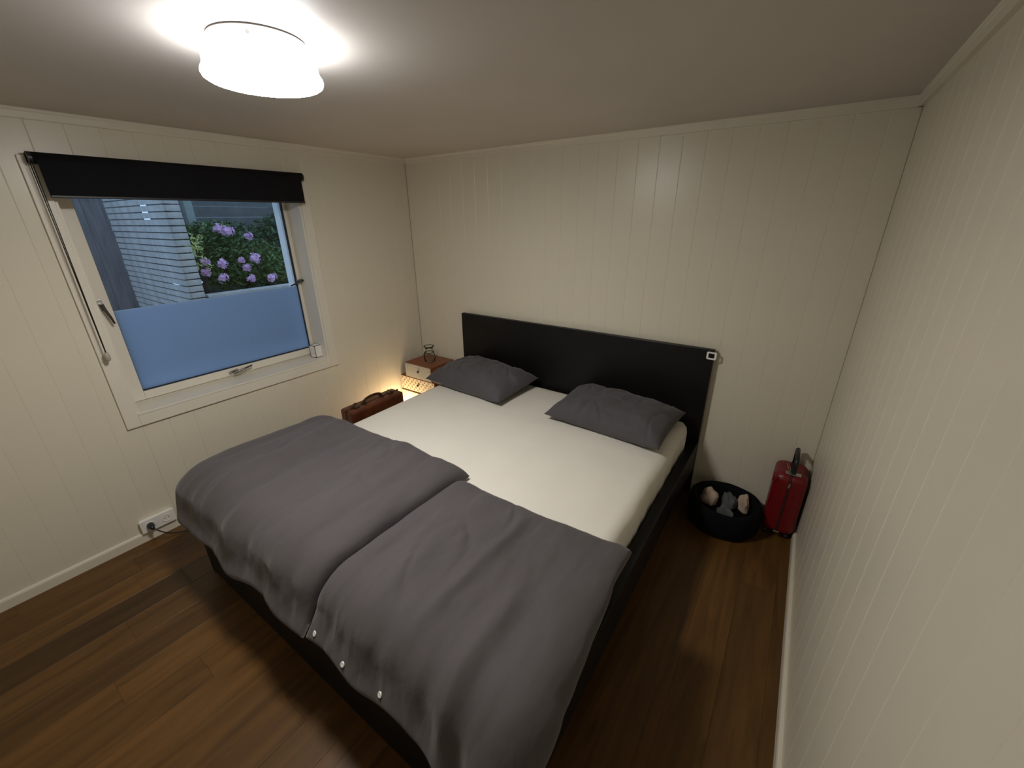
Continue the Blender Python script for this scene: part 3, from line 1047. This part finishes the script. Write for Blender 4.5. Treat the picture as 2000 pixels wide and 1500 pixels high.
for x0 in (-0.014, 0.014):
    box(bm, x0 - e, x0 + e, yy - 0.0004, yy, 0.030, 0.064)
obj('label_outline', bm, M['darkmetal'], sb)

# ---------------------------------------------------------------- pet bed and the cloths in it
pb = thing('pet_bed', 'round black plush pet bed on the floor beside the headboard', 'pet bed', (2.757, -0.240, 0))
seg = 56
def plush_ring():
    prof = []
    for k in range(22):
        a = 2 * PI * k / 22
        ca, sa = math.cos(a), math.sin(a)
        rr = 0.176 + 0.026 * (abs(ca) ** 0.75) * (1 if ca > 0 else -1)
        zz = 0.082 + 0.081 * (abs(sa) ** 0.8) * (1 if sa > 0 else -1)
        prof.append((rr, zz))
    bm = lathe(prof, seg, close=True)
    for v in bm.verts:
        a = math.atan2(v.co.y, v.co.x)
        k = 1 + 0.020 * nz(math.cos(a) * 2, math.sin(a) * 2, v.co.z * 6)
        v.co.x *= k
        v.co.y *= k
        v.co.z = 0.001 + max(0, v.co.z - 0.001) * (1 + 0.05 * nz(math.cos(a) * 1.5, math.sin(a) * 1.5, 7))
    return bm
obj('side_bolster', plush_ring(), M['petfab'], pb, smooth=True)
bm = lathe([(0, 0.004), (0.13, 0.004), (0.150, 0.02), (0.150, 0.045), (0.13, 0.060), (0.08, 0.064), (0, 0.066)], 40)
for v in bm.verts:
    if v.co.z > 0.05:
        v.co.z += 0.008 * nz(v.co.x * 14, v.co.y * 14, 3)
obj('cushion', bm, M['petfab'], pb, smooth=True)

def crumple(name, label, cat, m, loc, size, rz, seed, stripes=False):
    bm = bmesh.new()
    bmesh.ops.create_icosphere(bm, subdivisions=4, radius=1)
    for v in bm.verts:
        d = v.co.normalized()
        k = 1 + 0.30 * nz(d.x * 1.3 + seed, d.y * 1.3, d.z * 1.3) + 0.07 * nz(d.x * 3.5, d.y * 3.5 + seed, d.z * 3.5)
        v.co = Vector((d.x * size[0] * k, d.y * size[1] * k, max(-0.45, d.z * k) * size[2]))
        if stripes:
            v.co.z += 0.006 * math.sin(v.co.x * 210) * (1 if d.z > 0 else 0)
    lo = min(v.co.z for v in bm.verts)
    for v in bm.verts:
        v.co.z -= lo
    o = obj(name, bm, M[m], None, smooth=True)
    o.location = loc
    o.rotation_euler = (0, 0, rz)
    tag(o, label, cat)
    return o
crumple('bunched_cloth', 'large pale cream cloth bunched up in the pet bed', 'cloth', 'creamcloth', (2.662, -0.200, 0.074), (0.050, 0.042, 0.070), -0.5, 1.0)
crumple('bunched_cloth', 'grey ribbed cloth lying in the middle of the pet bed', 'cloth', 'greycloth', (2.772, -0.168, 0.076), (0.040, 0.058, 0.050), 0.5, 4.0, True)
crumple('bunched_cloth', 'narrow peach cloth in the pet bed beside the red suitcase', 'cloth', 'creamcloth', (2.852, -0.165, 0.074), (0.026, 0.050, 0.070), 0.5, 7.0)
crumple('bunched_cloth', 'small grey cloth scrap at the front of the pet bed', 'cloth', 'greycloth', (2.772, -0.292, 0.074), (0.052, 0.024, 0.050), -0.45, 9.0)

# ---------------------------------------------------------------- red suitcase
rs = thing('travel_suitcase', 'red upright travel suitcase with black pull handle in the corner', 'suitcase', (3.038, -0.128, 0))
SWX, SDY, SH = 0.156, 0.205, 0.418
def shell(x0, x1, name):
    bm = bmesh.new()
    pts = rrect(SDY, SH - 0.025, 0.045, 6)
    n = len(pts)
    rows = []
    out = 1 if x1 > abs(x0) or x1 > 0 and x0 >= 0 else -1
    xa, xb = (x0, x1) if out > 0 else (x1, x0)       # xa at the zip, xb outside
    for xx, k in ((xa, 1.0), (xa + (xb - xa) * 0.42, 1.0), (xa + (xb - xa) * 0.70, 0.978), (xa + (xb - xa) * 0.90, 0.935), (xb, 0.86)):
        rows.append([bm.verts.new((xx, a * k, 0.025 + (SH - 0.025) / 2 + b * k)) for a, b in pts])
    for A, B in zip(rows[:-1], rows[1:]):
        for i in range(n):
            bm.faces.new((A[i], A[(i + 1) % n], B[(i + 1) % n], B[i]))
    bm.faces.new(rows[0])
    bm.faces.new(rows[-1])
    return obj(name, bm, M['red'], rs, bevel=0.004)
shell(-SWX / 2, -0.007, 'shell_half')
shell(0.007, SWX / 2, 'shell_half')
bm = bmesh.new()
pts = rrect(SDY - 0.006, SH - 0.031, 0.042, 6)
prism(pts, 0.0138, bm)
for v in bm.verts:
    v.co = Vector((v.co.z - 0.0069, v.co.x, 0.025 + (SH - 0.025) / 2 + v.co.y))
zp = obj('zip_band', bm, M['red_dark'], rs)
obj('zip_pull', bx(-0.005, 0.005, -SDY / 2 - 0.004, -SDY / 2 + 0.004, 0.345, 0.372), M['metal'], zp)
obj('corner_guard', bx(-SWX / 2 - 0.006, -SWX / 2 + 0.020, -SDY / 2 - 0.004, -SDY / 2 + 0.05, 0.368, 0.398), M['red'], rs, bevel=0.004)
obj('side_latch', bx(-0.016, 0.014, -SDY / 2 - 0.006, -SDY / 2 + 0.002, 0.040, 0.052), M['metal'], rs, bevel=0.002)
for sx in (-1, 1):
    for sy in (-1, 1):
        wbm = tube([(sx * 0.050 - 0.008, sy * 0.070, 0.0135), (sx * 0.050 + 0.008, sy * 0.070, 0.0135)], 0.0133, 16)
        obj('wheel', wbm, M['blackplastic'], rs)
        obj('wheel_fork', bx(sx * 0.050 - 0.011, sx * 0.050 + 0.011, sy * 0.070 - 0.008, sy * 0.070 + 0.008, 0.020, 0.034), M['blackplastic'], rs)
# telescopic handle seen end-on, and the metal ring with its tag
hp = [(0.006, 0.080, SH - 0.03), (0.006, 0.080, SH + 0.072), (0.006, 0.070, SH + 0.086), (0.006, -0.055, SH + 0.086), (0.006, -0.066, SH + 0.072), (0.006, -0.066, SH - 0.03)]
obj('pull_handle', tube(hp, 0.0115, 12), M['blackplastic'], rs, smooth=True)
obj('handle_plate', bx(-0.030, 0.042, -0.084, -0.052, SH - 0.002, SH + 0.003), M['metal'], rs, bevel=0.001)
rg = ring(0.022, 0, 0.0016, 24)
bmesh.ops.rotate(rg, verts=rg.verts, cent=(0, 0, 0), matrix=Matrix.Rotation(R(60), 3, 'Y'))
bmesh.ops.translate(rg, verts=rg.verts, vec=(-0.020, -0.045, SH + 0.022))
tr = obj('tag_ring', rg, M['metal'], rs, smooth=True)
obj('tag', bx(-0.050, -0.022, -0.050, -0.040, SH + 0.036, SH + 0.039), M['leather'], tr)

# ---------------------------------------------------------------- outside the window
obj_ = obj('light_well_ground', bx(-3.4, XO - 0.001, -5, 2.5, 0.38, 0.48), M['gravel'])
struct(obj_, 'grey gravel ground outside the window', 'ground')
# slatted bin screen, corner at (-1.5, -1.2)
SX, SY = -1.50, -1.25
scn = thing('slatted_screen', 'weathered grey screen of horizontal wooden slats outside the window', 'screen', (SX, SY, 0.48))
long_me = short_me = None
z = 0.03
while z < 1.75:
    jit = random.uniform(-0.003, 0.003)
    if long_me is None:
        a = obj('slat', bx(-1.50, 0.0, 0.0, 0.018, 0, 0.044), M['wood_grey'], scn)
        b = obj('slat', bx(-0.018, 0.0, 0.0185, 0.120, 0, 0.044), M['wood_grey'], scn)
        long_me, short_me = a.data, b.data
    else:
        a = bpy.data.objects.new('slat', long_me)
        b = bpy.data.objects.new('slat', short_me)
        for q in (a, b):
            C.objects.link(q)
            q.parent = scn
    a.location = (0, jit, z)
    b.location = (jit, 0, z)
    z += 0.0545
for px_, py_ in ((-0.062, 0.020), (-1.46, 0.020), (-0.75, 0.020)):
    obj('post', bx(px_, px_ + 0.040, py_, py_ + 0.040, 0, 1.76), M['wood_dark'], scn)
# board wall beyond
bw_ = thing('board_wall', 'dark vertical board wall standing beyond the slatted screen', 'fence', (-3.06, -0.97, 0.48))
me = None
yy = 0.0
while yy > -2.2:
    if me is None:
        o = obj('board', bx(-0.02, 0.0, -0.1445, 0, 0, 2.4), M['wood_dark'], bw_, bevel=0.003)
        me = o.data
    else:
        o = obj('board', me, None, bw_, bevel=0.003)
    o.location = (random.uniform(-0.006, 0.006), yy, 0)
    yy -= 0.145
# planter with the rhododendron
PZ = 1.115
plr = thing('planter_wall', 'low dark timber planter wall below the pink flowers', 'planter', (-1.50, -0.3, 0.48))
for k in range(4):
    obj('plank', bx(-0.05, 0, -0.80, 1.6, k * 0.155, k * 0.155 + 0.150), M['planter'], plr, bevel=0.004)
obj('cap_board', bx(-0.10, 0.02, -0.81, 1.6, 0.616, 0.640), M['wood_grey'], plr, bevel=0.004)
soil = struct(obj('garden_bed', bx(-3.0, -1.61, -1.08, 2.4, 0.481, 1.06), M['soil']), 'dark raised garden soil behind the planter wall', 'ground')
pst = obj('garden_post', bx(-0.035, 0.035, -0.035, 0.035, 0, 1.5), M['post'], None, bevel=0.004)
pst.location = (-2.20, -0.830, 1.0602)
tag(pst, 'pale greenish timber post beside the slatted screen', 'post')
# fence far behind
ff = thing('garden_fence', 'dark fence of horizontal boards behind the hedge', 'fence', (-3.03, 0.46, 0.48))
me = None
for k in range(14):
    if me is None:
        o = obj('board', bx(-0.02, 0, -1.36, 1.9, 0, 0.1155), M['wood_fence'], ff)
        me = o.data
    else:
        o = obj('board', me, None, ff)
    o.location = (random.uniform(-0.004, 0.004), 0, 0.60 + k * 0.1165)
obj('corner_post', bx(-0.05, -0.0, -1.425, -1.3605, 0, 1.24), M['wood_fence'], ff)
for yy in (-1.2, 0.0, 1.2):
    obj('post', bx(-0.10, -0.0205, yy - 0.04, yy + 0.04, 0, 2.2), M['wood_fence'], ff)

def leaf_cloud(bm, centre, radii, count, size, rnd):
    for _ in range(count):
        while True:
            p = Vector((rnd.uniform(-1, 1), rnd.uniform(-1, 1), rnd.uniform(-1, 1)))
            if 0.35 < p.length < 1:
                break
        p = Vector((p.x * radii[0], p.y * radii[1], p.z * radii[2])) + Vector(centre)
        d = Vector((rnd.gauss(0, 1), rnd.gauss(0, 1), rnd.gauss(0.2, 0.7))).normalized()
        s = d.orthogonal().normalized()
        s.rotate(Matrix.Rotation(rnd.uniform(0, 2 * PI), 3, d))
        nrm = d.cross(s)
        L = size * rnd.uniform(0.7, 1.3)
        Wd = L * 0.36
        a = bm.verts.new(p)
        b = bm.verts.new(p + d * L * 0.5 + s * Wd * 0.5 + nrm * L * 0.06)
        c = bm.verts.new(p + d * L)
        e = bm.verts.new(p + d * L * 0.5 - s * Wd * 0.5 + nrm * L * 0.06)
        bm.faces.new((a, b, c))
        bm.faces.new((a, c, e))

rl = random.Random(3)
def shrub(name, label, base, clumps, m, size, stems):
    t = thing(name, label, 'shrub', base)
    bm = bmesh.new()
    for c, r, n in clumps:
        leaf_cloud(bm, c, r, n, size, rl)
    o = obj('foliage', bm, M[m], t)
    o['kind'] = 'stuff'
    for sx_, sy_, hz in stems:
        obj('stem', tube([(0, 0, 0), (sx_ * 0.4, sy_ * 0.4, hz * 0.5), (sx_, sy_, hz)], [0.014, 0.010, 0.006], 7), M['bark'], t, smooth=True)
    return t
rh = shrub('rhododendron', 'green shrub with pink flower clusters outside the window', (-1.88, -0.60, 1.0602),
    [((0, -0.12, 0.26), (0.18, 0.34, 0.24), 2200), ((-0.02, 0.16, 0.24), (0.18, 0.34, 0.25), 2000), ((-0.06, -0.2, 0.50), (0.16, 0.28, 0.18), 1200), ((0.02, 0.45, 0.14), (0.16, 0.3, 0.16), 900)],
    'leaf', 0.055, [(0.0, -0.25, 0.4), (0.05, 0.1, 0.5), (-0.1, 0.3, 0.4), (0.08, -0.05, 0.3)])
shrub('pale_shrub', 'small pale yellow-green shrub between screen and pink flowers', (-1.70, -1.04, 1.0602),
    [((0.02, 0.01, 0.47), (0.06, 0.065, 0.11), 110), ((0.03, 0.03, 0.30), (0.06, 0.07, 0.10), 40)], 'leaf_pale', 0.038, [(0.02, 0.0, 0.46), (0.04, 0.03, 0.3)])
hd = shrub('hedge', 'tall dark green hedge in front of the far fence', (-2.60, 0.25, 1.0602),
    [((0, -0.55, 0.32), (0.25, 0.42, 0.34), 2600), ((0, 0.05, 0.38), (0.25, 0.45, 0.38), 3000), ((0.05, 0.6, 0.42), (0.25, 0.45, 0.42), 3000), ((0, 1.1, 0.4), (0.25, 0.5, 0.42), 2600)],
    'leaf_dark', 0.07, [(0, -0.4, 0.5), (0, 0.2, 0.6), (0, 0.7, 0.6), (0, 1.1, 0.6)])
# flower clusters: one part each, every blossom a ruffled five-petal cup
def blossom(bm, c, r, axis, rnd):
    q = Vector(axis).normalized().to_track_quat('Z', 'Y')
    for k in range(5):
        a = 2 * PI * k / 5 + rnd.uniform(-0.2, 0.2)
        pts = [(0, 0), (0.55, -0.38), (1.0, -0.22), (1.05, 0.2), (0.55, 0.38)]
        vs = []
        for u, v in pts:
            x_ = (u * math.cos(a) - v * math.sin(a)) * r
            y_ = (u * math.sin(a) + v * math.cos(a)) * r
            z_ = r * (0.55 * u * u ** 0.5 + rnd.uniform(-0.08, 0.08))
            vs.append(bm.verts.new(Vector(c) + q @ Vector((x_, y_, z_))))
        bm.faces.new(vs)
# (x, y, z, size) relative to the shrub base
for wx, wy, wz, fs in ((-1.66, -0.825, 1.672, 0.05), (-1.66, -0.755, 1.645, 0.06), (-1.66, -0.580, 1.598, 0.032),
                       (-1.64, -0.879, 1.366, 0.048), (-1.64, -0.905, 1.240, 0.048), (-1.66, -1.002, 1.395, 0.035),
                       (-1.64, -0.578, 1.392, 0.060), (-1.64, -0.672, 1.310, 0.036), (-1.64, -0.655, 1.205, 0.034),
                       (-1.63, -0.465, 1.192, 0.055), (-1.66, -1.020, 1.300, 0.040), (-1.64, -0.700, 1.385, 0.024)):
    fx, fy, fz = wx + 1.88, wy + 0.60, wz - 1.0602
    bm = bmesh.new()
    for _ in range(11):
        d = Vector((rl.uniform(0.0, 1), rl.uniform(-1, 1), rl.uniform(-0.7, 1))).normalized()
        blossom(bm, d * fs * rl.uniform(0.5, 0.9), 0.019, d, rl)
    bmesh.ops.create_icosphere(bm, subdivisions=1, radius=fs * 0.75)
    o = obj('flower_cluster', bm, M['petal'], rh)
    o.location = (fx, fy, fz)
